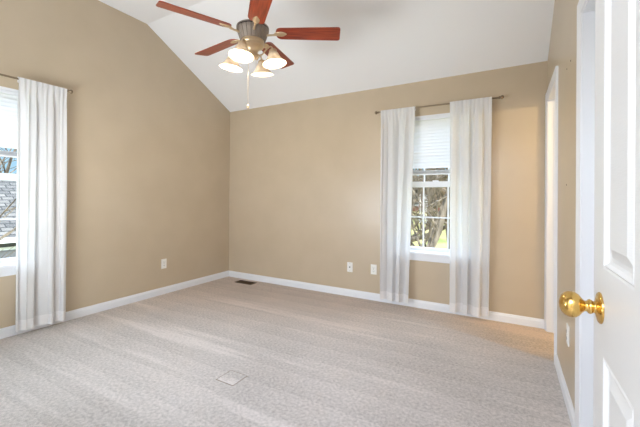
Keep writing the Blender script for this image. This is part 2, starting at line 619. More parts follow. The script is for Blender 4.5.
def knob(parent, y, z, x, sgn):
    bm = B()
    prof = [(0.0, 0.0), (0.034, 0.0), (0.0345, 0.002), (0.032, 0.005), (0.024, 0.0075), (0.014, 0.010), (0.0125, 0.014),
            (0.0155, 0.018), (0.0165, 0.021), (0.0150, 0.024), (0.0115, 0.027), (0.0120, 0.031), (0.0165, 0.036),
            (0.0235, 0.042), (0.0280, 0.049), (0.0294, 0.056), (0.0286, 0.0635), (0.0255, 0.071), (0.0190, 0.0775), (0.0100, 0.0815), (0.0, 0.083)]
    lathe(bm, [(r, h * sgn * 0.92) for r, h in prof], 40, (x, y, z), 'X')
    k = obj('door_knob', bm, brass_m, parent, smooth=True)
    return k

DW, DH, DT = 0.82, 2.03, 0.035
door = empty('door_1', (0.18, 0.202, 0.012))
door['kind'] = 'structure'
bm = door_panel_bm(DW, DH, DT, 0.09, six_panels(DW, 0.09))
obj('door_leaf', bm, door_m, door)
k1 = knob(door, 0.752, 0.928, 0, -1)
k1['label'] = 'polished brass round knob'
k2 = knob(door, 0.752, 0.928, DT, 1)
bm = B(); box(bm, 0.006, DT - 0.006, DW - 0.002, DW + 0.002, 0.90, 0.956, 0.001)
box(bm, 0.012, DT - 0.012, DW, DW + 0.008, 0.918, 0.938, 0.002)
obj('latch_plate', bm, brass_m, door)
for hz in (0.25, 1.0, 1.8):
    bm = B(); tube(bm, [(-0.004, -0.004, hz - 0.045), (-0.004, -0.004, hz + 0.045)], 0.006, 10)
    box(bm, -0.001, 0.03, -0.0015, 0.0005, hz - 0.045, hz + 0.045)
    obj('hinge', bm, brass_m, door)

door2 = empty('door_2', (XR + 0.078, DR2[0] + 0.018, 0.012))
door2['kind'] = 'structure'
w2 = DR2[1] - DR2[0] - 0.036
bm = door_panel_bm(w2, DH, DT, 0.09, six_panels(w2, 0.09))
obj('door_leaf', bm, door_m, door2)
knob(door2, 0.065, 0.928, 0, -1)

# ------------------------------------------------------------------ windows
sash_m = mat('white_vinyl', srgb(230, 232, 236), 0.4)
def window(name, a0, a1, z0, z1):
    """local coords: a along +x, room side is -y, wall face at y=0; placed by the root"""
    w = a1 - a0
    root = empty(name)
    root['kind'] = 'structure'
    h = z1 - z0
    f = 0.024
    bm = B()   # outer frame lining the wall opening
    box(bm, 0, w, 0.001, T, z0, z0 + 0.012, 0.001)
    box(bm, 0, w, 0.001, T, z1 - f, z1, 0.001)
    box(bm, 0, f, 0.001, T, z0 + 0.012, z1 - f, 0.001)
    box(bm, w - f, w, 0.001, T, z0 + 0.012, z1 - f, 0.001)
    obj('window_frame', bm, sash_m, root)
    zm = 1.335
    for nm, b0, b1, y0 in (('lower_sash', z0 + 0.012, zm + 0.03, 0.045), ('upper_sash', zm - 0.03, z1 - f, 0.078)):
        bm = B()
        s = 0.026
        lowr = 0.036 if nm == 'lower_sash' else 0.06
        topr = 0.06 if nm == 'lower_sash' else 0.04
        box(bm, f, f + s, y0, y0 + 0.03, b0, b1, 0.002)
        box(bm, w - f - s, w - f, y0, y0 + 0.03, b0, b1, 0.002)
        box(bm, f + s, w - f - s, y0, y0 + 0.03, b0, b0 + lowr, 0.002)
        box(bm, f + s, w - f - s, y0, y0 + 0.03, b1 - topr, b1, 0.002)
        sa = obj(nm, bm, sash_m, root)
        g0, g1, h0, h1 = f + s, w - f - s, b0 + lowr, b1 - topr
        bm = B()
        for i in (1, 2):
            x = g0 + (g1 - g0) * i / 3
            box(bm, x - 0.007, x + 0.007, y0 + 0.009, y0 + 0.021, h0, h1)
        zz = (h0 + h1) / 2
        box(bm, g0, g1, y0 + 0.008, y0 + 0.022, zz - 0.007, zz + 0.007)
        obj('muntin', bm, sash_m, sa)
        bm = B(); box(bm, g0, g1, y0 + 0.0135, y0 + 0.0165, h0, h1)
        obj('glass_pane', bm, glass_m, sa)
    bm = B(); box(bm, w / 2 - 0.03, w / 2 + 0.03, 0.038, 0.06, zm + 0.03, zm + 0.042, 0.003)
    obj('sash_lock', bm, sash_m, root)
    bm = B(); box(bm, -0.05, w + 0.05, -0.035, 0.045, z0 - 0.022, z0 + 0.002, 0.006)
    obj('window_sill', bm, trim_m, root)
    bm = B(); box(bm, -0.03, w + 0.03, -0.014, 0, z0 - 0.09, z0 - 0.022, 0.003)
    obj('apron', bm, trim_m, root)
    return root
w1 = window('window_1', WL[0], WL[1], WIN_Z0, WIN_Z1)
w1.location = (XL, WL[0], 0); w1.rotation_euler = (0, 0, PI / 2)
w2_ = window('window_2', WB[0], WB[1], WIN_Z0, WIN_Z1)
w2_.location = (WB[0], D, 0)

w3 = window('fill_window', WF[0], WF[1], WIN_Z0, WIN_Z1)  # unseen window, added to let the fill light in
w3.location = (WF[1], YN, 0); w3.rotation_euler = (0, 0, PI)

def blind(name, w, zt, zb, label):
    r = empty(name)
    tag(r, label, 'blind')
    bm = B(); box(bm, 0.004, w - 0.004, 0.008, 0.034, zt - 0.026, zt, 0.002)
    obj('headrail', bm, sash_m, r)
    bm = B()
    z = zt - 0.048
    tilt = R(60)
    while z > zb + 0.066:
        pts = []
        for k in range(4):
            u = (k / 3 - 0.5) * 0.040
            bow = 0.003 * (1 - (2 * k / 3 - 1) ** 2)
            pts.append((0.021 + u * math.cos(tilt) + bow * math.sin(tilt), z - u * math.sin(tilt) + bow * math.cos(tilt)))
        for k in range(3):
            bm.faces.new([bm.verts.new(v) for v in ((0.006, *pts[k]), (w - 0.006, *pts[k]), (w - 0.006, *pts[k + 1]), (0.006, *pts[k + 1]))])
        z -= 0.034
    sl = obj('slats', bm, blind_m, r)
    sol = sl.modifiers.new('thick', 'SOLIDIFY'); sol.thickness = 0.0006
    bm = B()
    for k in range(9):          # the gathered slats resting on the bottom rail
        box(bm, 0.006, w - 0.006, 0.0085, 0.0335, zb + 0.016 + k * 0.0038, zb + 0.0176 + k * 0.0038)
    obj('slat_stack', bm, blind_m, r)
    bm = B(); box(bm, 0.006, w - 0.006, 0.009, 0.033, zb, zb + 0.014, 0.003)
    obj('bottom_rail', bm, sash_m, r)
    for cx in (0.12, w - 0.12):
        bm = B(); tube(bm, [(cx, 0.0075, zb), (cx, 0.0075, zt - 0.026)], 0.0009, 6)
        obj('lift_cord', bm, sash_m, r)
    bm = B(); tube(bm, [(0.07, 0.004, zt - 0.03), (0.07, 0.003, zt - 0.62)], 0.003, 8)
    obj('tilt_wand', bm, sash_m, r)
    return r
wl = WL[1] - WL[0] - 0.05
bl = blind('window_blind', wl, WIN_Z1 - 0.025, 1.50, 'raised white slat blind in the left wall window, mostly cut off by the photo edge')
bl.location = (XL, WL[0] + 0.025, 0); bl.rotation_euler = (0, 0, PI / 2)
wb = WB[1] - WB[0] - 0.05
bb_ = blind('window_blind', wb, WIN_Z1 - 0.025, 1.435, 'white slat blind half lowered between the two curtains of the back wall window')
bb_.location = (WB[0] + 0.025, D, 0)

b3 = blind('window_blind', WF[1] - WF[0] - 0.05, WIN_Z1 - 0.025, 1.435, 'added unseen white slat blind, half lowered to cut light in the added front wall window')  # unseen blind, added to cut steep sky light on the carpet
b3.location = (WF[1] - 0.025, YN, 0); b3.rotation_euler = (0, 0, PI)

# ------------------------------------------------------------------ curtain rods and curtains
def rod(label, L_):
    """local: along +x from 0 to L_, wall face at y=+0.08 , z=0 is rod height"""
    r = empty('curtain_rod')
    tag(r, label, 'curtain rod')
    bm = B(); tube(bm, [(0.03, 0, 0), (L_ - 0.03, 0, 0)], 0.008, 14); obj('rod', bm, rod_m, r, smooth=True, angle=40)
    for s, x in ((-1, 0.03), (1, L_ - 0.03)):
        bm = B()
        prof = [(0.0085, 0), (0.013, 0.002), (0.013, 0.007), (0.008, 0.010), (0.010, 0.015), (0.0175, 0.022), (0.0195, 0.030), (0.0165, 0.038), (0.008, 0.044), (0.0, 0.046)]
        lathe(bm, [(q, h * s) for q, h in prof], 20, (x, 0, 0), 'X')
        obj('finial', bm, rod_m, r, smooth=True)
    for x in (0.12, L_ - 0.12):
        bm = B()
        tube(bm, [(x, 0.078, -0.014), (x, 0.04, -0.016), (x, 0.012, -0.014), (x, 0.0, -0.0105)], 0.004, 8)
        box(bm, x - 0.012, x + 0.012, 0.076, 0.08, -0.045, 0.02, 0.001)
        obj('bracket', bm, rod_m, r)
    return r
ROD_Z = 2.148
rb = rod('thin dark metal curtain rod with round finials above the back wall window', 1.255)
rb.location = (-1.31, D - 0.08, ROD_Z)
rl = rod('thin dark metal curtain rod above the left wall window, running out of the photo', 1.25)
rl.location = (XL + 0.08, 0.307, ROD_Z); rl.rotation_euler = (0, 0, PI / 2)
# for the left wall the bracket side (+y local) must face -x: rotation by +90 turns +y to -x

def curtain(w_top, w_bot, shift_bot, folds, seed, zbot, label, amp=0.029):
    """hangs from z=ROD_Z, local x along the rod, y depth"""
    rnd = random.Random(seed)
    root = empty('curtain')
    tag(root, label, 'curtain', 'sheer white curtains')
    ph = [rnd.uniform(0, 2 * PI) for _ in range(6)]
    n, mrows = 150, 70
    def pos(u, v):
        # v: 0 top .. 1 bottom
        z = ROD_Z + 0.013 - (ROD_Z + 0.013 - zbot) * v
        w = w_top + (w_bot - w_top) * v
        x0 = shift_bot * v
        g = min(1.0, v * 9)
        warp = 0.10 * math.sin(2 * PI * u * 1.3 + ph[0]) * v + 0.05 * math.sin(2 * PI * u * 2.7 + ph[1] + v)
        a = 2 * PI * folds * (u + warp * 0.5)
        fine = math.sin(2 * PI * folds * 3.1 * u + ph[2] + 0.6 * v) * 0.006 * (1 - v) ** 2
        big = amp * g * (0.55 + 0.45 * v) * (math.sin(a + ph[3]) + 0.35 * math.sin(2.2 * a + ph[4] + 1.1 * v))
        x = x0 + w * u + 0.010 * g * math.sin(2 * a + ph[5])
        x = min(max(x, x0), x0 + w)
        y = fine + big * (0.35 if v < 0.03 else 1)
        rodr = 0.011
        if v < 0.012:
            y = fine * 0.6
        s_ = min(1.0, max(0.0, (v - 0.010) * 14))
        s_ = s_ * s_ * (3 - 2 * s_)
        y = (-0.0145 + fine * 0.45) * (1 - s_) + y * s_
        return Vector((x, y - 0.004 * v, z))
    bm = B()
    rows = []
    for j in range(mrows + 1):
        v = (j / mrows) ** 1.25 * 0.958
        rows.append([bm.verts.new(pos(i / n, v)) for i in range(n + 1)])
    for j in range(mrows):
        for i in range(n):
            bm.faces.new((rows[j][i], rows[j][i + 1], rows[j + 1][i + 1], rows[j + 1][i]))
    obj('curtain_panel', bm, curtain_m, root, smooth=True)
    bm = B()
    rows = [[bm.verts.new(pos(i / n, v)) for i in range(n + 1)] for v in (0.958, 0.97, 0.985, 1.0)]
    for j in range(3):
        for i in range(n):
            bm.faces.new((rows[j][i], rows[j][i + 1], rows[j + 1][i + 1], rows[j + 1][i]))
    h = obj('hem', bm, hem_m, root, smooth=True)
    # rod pocket: the cloth wraps behind the rod
    bm = B()
    rows = []
    for k in range(9):
        a = PI * k / 8
        rows.append([bm.verts.new((w_top * i / n, -0.0115 * math.cos(a) + 0.0008 * math.sin(i * 0.9), ROD_Z + 0.0115 * math.sin(a) + 0.006 * math.sin(a) * (0.8 + 0.2 * math.sin(i * 1.1)))) for i in range(n + 1)])
    rows.append([bm.verts.new((w_top * i / n, 0.0115 - 0.006, ROD_Z - 0.03)) for i in range(n + 1)])
    for j in range(len(rows) - 1):
        for i in range(n):
            bm.faces.new((rows[j][i], rows[j][i + 1], rows[j + 1][i + 1], rows[j + 1][i]))
    obj('rod_pocket', bm, hem_m, root, smooth=True)
    return root
c1 = curtain(0.383, 0.325, 0.004, 3.1, 3, 0.055, 'white sheer curtain left of the pair at the back wall window')
c1.location = (-1.251, D - 0.08, 0)
c2 = curtain(0.380, 0.366, 0.008, 3.2, 11, 0.045, 'white sheer curtain right of the pair at the back wall window')
c2.location = (-0.521, D - 0.08, 0)
c3 = curtain(0.35, 0.345, 0.01, 2.8, 23, 0.045, 'wide sheer white curtain hanging at the left wall window')
c3.location = (XL + 0.08, 1.170, 0); c3.rotation_euler = (0, 0, PI / 2)

# ------------------------------------------------------------------ outlets
def outlet(label, blank=False, cat='outlet', group=None):
    """plate in local xz plane, facing -y, centred on the origin"""
    r = empty('wall_outlet' if not blank else 'cable_plate')
    tag(r, label, cat, group)
    bm = B(); box(bm, -0.035, 0.035, -0.006, 0.0, -0.0575, 0.0575, 0.0025)
    obj('cover_plate', bm, plate_m, r)
    if blank:
        bm = B(); lathe(bm, [(0.008, -0.006), (0.008, -0.009), (0.0055, -0.009), (0.0048, -0.016), (0.0, -0.016)], 16, (0, 0, 0), 'Y')
        obj('cable_jack', bm, slot_m, r)
        zs = (-0.042, 0.042)
    else:
        for zc in (-0.0195, 0.0195):
            bm = B(); box(bm, -0.017, 0.017, -0.0085, -0.005, zc - 0.0145, zc + 0.0145, 0.003)
            s = obj('socket', bm, plate_m, r)
            bm = B()
            box(bm, -0.0085, -0.006, -0.0092, -0.008, zc - 0.003, zc + 0.007)
            box(bm, 0.006, 0.0085, -0.0092, -0.008, zc - 0.003, zc + 0.006)
            box(bm, -0.002, 0.002, -0.0092, -0.008, zc - 0.010, zc - 0.006)
            obj('slot', bm, slot_m, s)
        zs = (0.0,)
    for zc in zs:
        bm = B(); lathe(bm, [(0.0035, -0.006), (0.003, -0.0075), (0, -0.0078)], 12, (0, 0, zc), 'Y')
        obj('screw', bm, nickel_m, r)
    return r
o1 = outlet('white double socket outlet on the left wall near the corner')
o1.location = (XL, 2.593, 0.366); o1.rotation_euler = (0, 0, PI / 2)
o2 = outlet('white cable wall plate on the back wall, left of the nearby power outlet', True, 'wall plate')
o2.location = (-1.653, D, 0.350)
o3 = outlet('white double socket outlet on the back wall beside the curtain')
o3.location = (-1.352, D, 0.355)
o4 = outlet('white outlet plate seen edge-on, low on the right wall behind the brass knob')
o4.location = (XR, 2.39, 0.40); o4.rotation_euler = (0, 0, -PI / 2)

# ------------------------------------------------------------------ floor register
v0 = empty('floor_register', (-3.155, 3.515, 0))
tag(v0, 'dark brown metal floor register vent in the carpet by the room corner', 'vent')
bm = B()
LX, LY = 0.145, 0.065
box(bm, -LX, LX, -LY, -LY + 0.018, 0, 0.006, 0.002)
box(bm, -LX, LX, LY - 0.018, LY, 0, 0.006, 0.002)
box(bm, -LX, -LX + 0.018, -LY + 0.018, LY - 0.018, 0, 0.006, 0.002)
box(bm, LX - 0.018, LX, -LY + 0.018, LY - 0.018, 0, 0.006, 0.002)
obj('register_frame', bm, vent_m, v0)
bm = B(); box(bm, -LX + 0.018, LX - 0.018, -LY + 0.018, LY - 0.018, 0, 0.0012); obj('duct_opening', bm, ventd_m, v0)
bm = B()
for i in range(22):
    x = -LX + 0.026 + i * 0.0113
    box(bm, x - 0.0015, x + 0.0015, -LY + 0.018, LY - 0.018, 0.0012, 0.0048)
box(bm, -LX + 0.018, LX - 0.018, -0.003, 0.003, 0.0012, 0.0055)
obj('louvers', bm, vent_m, v0)

# ------------------------------------------------------------------ square carpet patch
seam_m = mat('carpet_seam_gap', srgb(128, 110, 94), 0.95)
cp = empty('carpet_patch', (-1.565, 1.622, 0))
tag(cp, 'small square inset patch cut into the light carpet in the middle foreground', 'carpet patch')
bm = B(); box(bm, -0.070, 0.070, -0.064, 0.064, 0.0, 0.0018, 0.0008); obj('patch_pile', bm, carpet_m, cp)
bm = B()
for x0, x1, y0, y1 in ((-0.075, 0.075, -0.069, -0.064), (-0.075, 0.075, 0.064, 0.068), (-0.075, -0.070, -0.064, 0.064), (0.070, 0.074, -0.064, 0.064)):
    box(bm, x0, x1, y0, y1, 0.0, 0.0009)
obj('seam', bm, seam_m, cp)

# ------------------------------------------------------------------ screw holes left on the right wall
hole_m = mat('nail_hole', srgb(96, 82, 68), 0.9)
for y, z in ((2.503, 1.976), (2.36, 1.975), (2.49, 1.27)):
    bm = B(); lathe(bm, [(0.0, 0.0), (0.0055, 0.0), (0.0052, -0.0012), (0.003, -0.0016), (0.0, -0.001)], 12, (XR, y, z), 'X')
    o = obj('wall_anchor', bm, hole_m)
    tag(o, {1.976: 'small brown anchor hole high on the right wall beside the far doorway', 1.975: 'small brown anchor hole high on the right wall, nearer the closet casing', 1.27: 'small brown anchor hole at mid height on the right wall'}[z], 'wall anchor', 'anchor holes in the right wall')

# ------------------------------------------------------------------ ceiling fan
FX, FY, FZ = -1.696, 1.946, 2.423
fan = empty('ceiling_fan', (FX, FY, H_))
tag(fan, 'ceiling fan with five cherry wood blades and four lit frosted glass shades', 'ceiling fan')
def fz(z):
    return z - H_
bm = B(); lathe(bm, [(0.0, 0), (0.07, 0), (0.072, -0.01), (0.066, -0.035), (0.045, -0.06), (0.02, -0.072), (0.0, -0.072)], 40)
obj('canopy', bm, nickel_m, fan, smooth=True, angle=50)
bm = B(); tube(bm, [(0, 0, -0.06), (0, 0, fz(2.478))], 0.013, 16); obj('downrod', bm, nickel_m, fan, smooth=True, angle=50)
bm = B()
lathe(bm, [(0.0, fz(2.482)), (0.03, fz(2.482)), (0.05, fz(2.481)), (0.09, fz(2.478)), (0.112, fz(2.473)), (0.122, fz(2.466)), (0.122, fz(2.460)), (0.0, fz(2.460))], 64)
obj('motor_cap', bm, pewter_m, fan, smooth=True, angle=50)
bm = B(); lathe(bm, [(0.0, fz(2.460)), (0.1165, fz(2.460)), (0.1165, fz(2.450)), (0, fz(2.450))], 64)
obj('motor_groove', bm, dark_m, fan, smooth=True, angle=50)
bm = B()
def rib(a, h):
    return 1 - 0.045 * (abs(math.sin(a * 10)) < 0.22)
lathe(bm, [(0.0, fz(2.450)), (0.1215, fz(2.450)), (0.121, fz(2.442)), (0.112, fz(2.418)), (0.102, fz(2.388)), (0.094, fz(2.364)), (0.0, fz(2.364))], 160, rib=rib)
obj('motor_housing', bm, pewter_m, fan, smooth=True, angle=25)
bm = B()
lathe(bm, [(0.0, fz(2.366)), (0.086, fz(2.366)), (0.088, fz(2.356)), (0.088, fz(2.343)), (0.084, fz(2.337)), (0.086, fz(2.331)), (0.082, fz(2.320)),
           (0.066, fz(2.312)), (0.050, fz(2.302)), (0.040, fz(2.285)), (0.038, fz(2.272)), (0.044, fz(2.262)), (0.042, fz(2.246)), (0.028, fz(2.235)), (0.012, fz(2.228)), (0.010, fz(2.220)), (0.0, fz(2.216))], 56)
obj('light_fitter', bm, antique_m, fan, smooth=True, angle=40)

blade_first = None
PH = 6.7935
for i in range(5):
    a = PH + i * 2 * PI / 5
    if blade_first is None:
        bm = B()
        # outline of the blade: from r=0.17 to r=0.66
        out = []
        r0, r1 = 0.175, 0.662
        hw0, hw1 = 0.060, 0.070
        N = 14
        for k in range(N + 1):               # rounded root
            t_ = PI / 2 + PI * k / N
            ex = 0.55
            cx_ = math.copysign(abs(math.cos(t_)) ** 0.8, math.cos(t_)); sy_ = math.copysign(abs(math.sin(t_)) ** 0.8, math.sin(t_))
            out.append((r0 + 0.05 + 0.05 * cx_, hw0 * sy_))
        for k in range(7):                   # rounded tip corner
            t_ = -PI / 2 + (PI / 2) * k / 6
            out.append((r1 - 0.02 + 0.02 * math.cos(t_), -hw1 + 0.02 + 0.02 * math.sin(t_)))
        for k in range(7):
            t_ = (PI / 2) * k / 6
            out.append((r1 - 0.02 + 0.02 * math.cos(t_), hw1 - 0.02 + 0.02 * math.sin(t_)))
        lo_ = [bm.verts.new((x, y, -0.003)) for x, y in out]
        hi_ = [bm.verts.new((x, y, 0.003)) for x, y in out]
        bm.faces.new(lo_[::-1]); bm.faces.new(hi_)
        for k in range(len(out)):
            bm.faces.new((lo_[k], lo_[(k + 1) % len(out)], hi_[(k + 1) % len(out)], hi_[k]))
        bl_ = obj('fan_blade', bm, wood_m, fan)
        bm = B()
        # blade iron: arm from the housing to a leaf-shaped medallion under the blade
        tube(bm, [(0.085, 0, -0.012), (0.115, 0, -0.016), (0.15, 0, -0.014), (0.18, 0, -0.009)], [0.013, 0.008, 0.007, 0.010], 12)
        prof_u = [0, 0.12, 0.3, 0.5, 0.7, 0.88, 1.0]
        wid = [0.010, 0.018, 0.024, 0.026, 0.022, 0.012, 0.001]
        rings = []
        for u_, w_ in zip(prof_u, wid):
            x = 0.165 + 0.095 * u_
            ring = []
            for q in range(9):
                an = PI * q / 8
                ring.append(bm.verts.new((x, w_ * math.cos(an), -0.0035 - 0.011 * math.sin(an) * (w_ / 0.026))))
            rings.append(ring)
        for r_a, r_b in zip(rings[:-1], rings[1:]):
            for q in range(8):
                bm.faces.new((r_a[q], r_a[q + 1], r_b[q + 1], r_b[q]))
            bm.faces.new((r_a[0], r_b[0], r_b[8], r_a[8]))
        ir_ = obj('blade_iron', bm, antique_m, bl_, smooth=True, angle=60)
        blade_first = (bl_, ir_)
    else:
        bl_ = blade_first[0].copy(); COL.objects.link(bl_); bl_.parent = fan
        ir_ = blade_first[1].copy(); COL.objects.link(ir_); ir_.parent = bl_
    bl_.matrix_local = Matrix.Translation((0, 0, FZ - H_)) @ Matrix.Rotation(a, 4, 'Z') @ Matrix.Rotation(R(-13), 4, 'X')

arm_first = None
for i, deg in enumerate((-75, 15, 105, 195)):
    if arm_first is None:
        bm = B()
        tube(bm, [(0.035, 0, fz(2.262)), (0.055, 0, fz(2.250)), (0.080, 0, fz(2.256)), (0.105, 0, fz(2.284)), (0.128, 0, fz(2.306)), (0.148, 0, fz(2.309)), (0.160, 0, fz(2.298)), (0.163, 0, fz(2.282))], [0.007, 0.006, 0.0055, 0.0055, 0.0055, 0.0055, 0.006, 0.008], 12)
        arm = obj('lamp_arm', bm, antique_m, fan, smooth=True, angle=60)
        piv = (0.163, 0, fz(2.286))
        tiltm = Matrix.Rotation(R(-9), 3, 'Y')
        bm = B(); lathe(bm, [(0.0, 0.004), (0.010, 0.004), (0.022, -0.002), (0.029, -0.010), (0.030, -0.026), (0.026, -0.030), (0.0, -0.030)], 32, piv, rot=tiltm)
        so = obj('lamp_socket', bm, antique_m, arm, smooth=True, angle=50)
        bm = B()
        outer = [(0.027, -0.020), (0.033, -0.028), (0.040, -0.042), (0.046, -0.058), (0.054, -0.074), (0.065, -0.088), (0.078, -0.100), (0.087, -0.107), (0.090, -0.112)]
        inner = [(r - 0.003, h) for r, h in outer[::-1]]
        inner[0] = (0.088, -0.114)
        def flute(a_, h_):
            return 1 + 0.012 * math.cos(a_ * 12)
        vs = []
        lathe(bm, outer + inner, 72, piv, rot=tiltm, rib=flute)
        bm.faces.ensure_lookup_table()
        for f_ in [f_ for f_ in bm.faces if len(f_.verts) > 4]:
            bm.faces.remove(f_)
        sh = obj('lamp_shade', bm, shade_m, arm, smooth=True)
        bm = B(); lathe(bm, [(0.0, -0.03), (0.010, -0.032), (0.013, -0.044), (0.020, -0.060), (0.022, -0.072), (0.018, -0.084), (0.009, -0.089), (0.0, -0.090)], 24, piv, rot=tiltm)
        bu = obj('light_bulb', bm, bulb_m, arm, smooth=True)
        arm_first = (arm, so, sh, bu)
    else:
        arm = arm_first[0].copy(); COL.objects.link(arm); arm.parent = fan
        for q in arm_first[1:]:
            c_ = q.copy(); COL.objects.link(c_); c_.parent = arm
    arm.rotation_euler = (0, 0, R(deg))
    lp = Vector((0.148, 0, fz(2.165)))
    lp = Matrix.Rotation(R(deg), 3, 'Z') @ Vector((0.178, 0, fz(2.175)))
    light('fan_lamp', 'POINT', lp, FAN_W, (1.0, 0.90, 0.78), size=0.02, parent=fan)

ch = Vector((-0.030, -0.014, 0))
bm = B()
tube(bm, [(ch.x, ch.y, fz(2.34)), (ch.x, ch.y, fz(1.885))], 0.0012, 6)
z = 2.30
while z > 1.89:
    bmesh.ops.create_icosphere(bm, subdivisions=1, radius=0.0019, matrix=Matrix.Translation((ch.x, ch.y, fz(z))))
    z -= 0.006
pc = obj('pull_chain', bm, antique_m, fan)
bm = B(); lathe(bm, [(0.0, fz(1.888)), (0.004, fz(1.885)), (0.007, fz(1.876)), (0.011, fz(1.864)), (0.011, fz(1.857)), (0.006, fz(1.851)), (0, fz(1.849))], 20, (ch.x, ch.y, 0))
obj('chain_pull', bm, antique_m, pc, smooth=True)
bm = B()
tube(bm, [(0.024, 0.012, fz(2.26)), (0.024, 0.012, fz(2.16))], 0.0012, 6)
pc2 = obj('pull_chain', bm, antique_m, fan)

# ------------------------------------------------------------------ outside
ground_m = mat('winter_lawn', srgb(84, 88, 44), 0.95)
add_noise(ground_m, srgb(120, 128, 62), srgb(168, 146, 100), 0.5, 6)
bm = B()
NX, NY = 50, 50
gv = [[bm.verts.new((x, y, -2.9 + 2.6 * max(0, min(1, (y - 14) / 40)) + 1.6 * max(0, min(1, (-x - 20) / 40)) + 0.35 * noise.noise(Vector((x * 0.08, y * 0.08, 0)))))
       for y in [(-25 + 100 * j / NY) for j in range(NY + 1)]] for x in [(-75 + 110 * i / NX) for i in range(NX + 1)]]
for i in range(NX):
    for j in range(NY):
        bm.faces.new((gv[i][j], gv[i + 1][j], gv[i + 1][j + 1], gv[i][j + 1]))
struct('ground', bm, ground_m, smooth=True)
def gz(x, y):
    return -2.9 + 2.6 * max(0, min(1, (y - 14) / 40)) + 1.6 * max(0, min(1, (-x - 20) / 40)) + 0.35 * noise.noise(Vector((x * 0.08, y * 0.08, 0)))

bark_m = mat('tree_bark', srgb(92, 78, 66), 0.95)
add_noise(bark_m, srgb(58, 50, 42), srgb(138, 120, 102), 3, 4, stretch=(3, 3, 0.6))
leaf_m = mat('evergreen_leaves', srgb(98, 104, 66), 0.8)
add_noise(leaf_m, srgb(40, 42, 22), srgb(98, 94, 56), 5, 4)
dry2_m = mat('bare_twigs', srgb(92, 74, 58), 0.95)
add_noise(dry2_m, srgb(88, 72, 58), srgb(170, 142, 114), 2, 4)
dry_m = mat('dry_leaves', srgb(160, 118, 84), 0.9)

def bare_tree(x, y, h, seed, label, trunk=0.16, lean=(0, 0), spread=0.55):
    rnd = random.Random(seed)
    z0 = gz(x, y) - 0.15
    root = empty('bare_tree', (x, y, z0))
    tag(root, label, 'tree', 'bare winter trees outside the windows')
    bt, bb2 = B(), B()
    def branch(bm_, p, d, L_, r, depth):
        pts, rr = [p.copy()], [r]
        q = p.copy()
        d = d.normalized()
        n_ = 5
        for k in range(n_):
            d = (d + Vector((rnd.uniform(-1, 1), rnd.uniform(-1, 1), rnd.uniform(-0.4, 0.7))) * 0.16).normalized()
            q = q + d * L_ / n_
            pts.append(q.copy()); rr.append(r * (1 - 0.68 * (k + 1) / n_))
        tube(bm_, pts, rr, 7 if depth < 2 else 4, caps=depth < 1)
        if depth < 4:
            for k in range({0: 14, 1: 6, 2: 4, 3: 3}[depth]):
                i_ = rnd.randint(1, n_)
                f_ = Vector((rnd.uniform(-1, 1), rnd.uniform(-1, 1), rnd.uniform(-0.2, 0.9)))
                branch(bb2, pts[i_], d * 0.5 + f_ * spread * 1.6, L_ * rnd.uniform(0.4, 0.62), max(rr[i_] * rnd.uniform(0.45, 0.7), 0.008), depth + 1)
    branch(bt, Vector((0, 0, 0)), Vector((lean[0], lean[1], 1)), h, trunk, 0)
    obj('trunk', bt, bark_m, root, smooth=True)
    obj('branches', bb2, bark_m, root)
    return root

def bush(x, y, r, h, seed, label, M=leaf_m, cat='shrub', name='shrub', nleaf=900, grp=None):
    rnd = random.Random(seed)
    z0 = gz(x, y) - 0.05
    bm = B()
    for k in range(nleaf):
        a, b2 = rnd.uniform(0, 2 * PI), math.acos(rnd.uniform(-0.2, 1))
        rr = rnd.uniform(0.55, 1.0)
        c_ = Vector((r * rr * math.sin(b2) * math.cos(a), r * rr * math.sin(b2) * math.sin(a), h * 0.5 + h * 0.5 * rr * math.cos(b2) + rnd.uniform(-.1, .1)))
        s_ = rnd.uniform(0.05, 0.11) * (0.6 + r * 0.3)
        u_ = Vector((rnd.uniform(-1, 1), rnd.uniform(-1, 1), rnd.uniform(-1, 1))).normalized()
        w_ = u_.orthogonal().normalized()
        bm.faces.new([bm.verts.new(c_ + u_ * s_), bm.verts.new(c_ + w_ * s_ * 0.5), bm.verts.new(c_ - u_ * s_), bm.verts.new(c_ - w_ * s_ * 0.5)])
    root = empty(name, (x, y, z0))
    tag(root, label, cat, grp)
    obj('foliage', bm, M, root)
    bm = B()
    for k in range(6):
        a = rnd.uniform(0, 2 * PI)
        tube(bm, [(0, 0, 0), (r * 0.3 * math.cos(a), r * 0.3 * math.sin(a), h * 0.4), (r * 0.6 * math.cos(a), r * 0.6 * math.sin(a), h * 0.8)], [0.04, 0.025, 0.01], 6)
    obj('stems', bm, bark_m, root)
    return root

bare_tree(-3.0, 11.0, 8.5, 5, 'dark multi-branched bare tree right outside the back wall window', 0.12, (0.25, 0.05))
bare_tree(-4.1, 15.5, 10, 9, 'bare tree further out, at the left of the back window view', 0.20, (-0.05, 0))
bare_tree(-2.9, 21.0, 12, 14, 'slim pale bare tree at the middle of the back window view', 0.16)
bare_tree(-4.9, 27.0, 13, 21, 'distant bare tree at the left of the back window view', 0.22)
bare_tree(-2.6, 30.0, 12, 33, 'distant bare tree at the right of the back window view', 0.2)
bare_tree(-6.8, 34.0, 14, 35, 'farthest bare tree behind the others in the back window', 0.3)
for k_, (tx, ty, th_, sd_, tl_) in enumerate(((-2.45, 13.0, 8, 61, 'leaning thin bare tree at the right edge of the back window view'),
        (-3.7, 12.6, 7, 62, 'thin bare tree just left of the dark multi-branched one'),
        (-5.6, 22.0, 11, 63, 'bare tree behind the left curtain of the back window'),
        (-3.6, 25.0, 11, 64, 'bare tree in the middle distance beyond the dark multi-branched one'))):
    bare_tree(tx, ty, th_, sd_, tl_, 0.10 + 0.02 * k_)
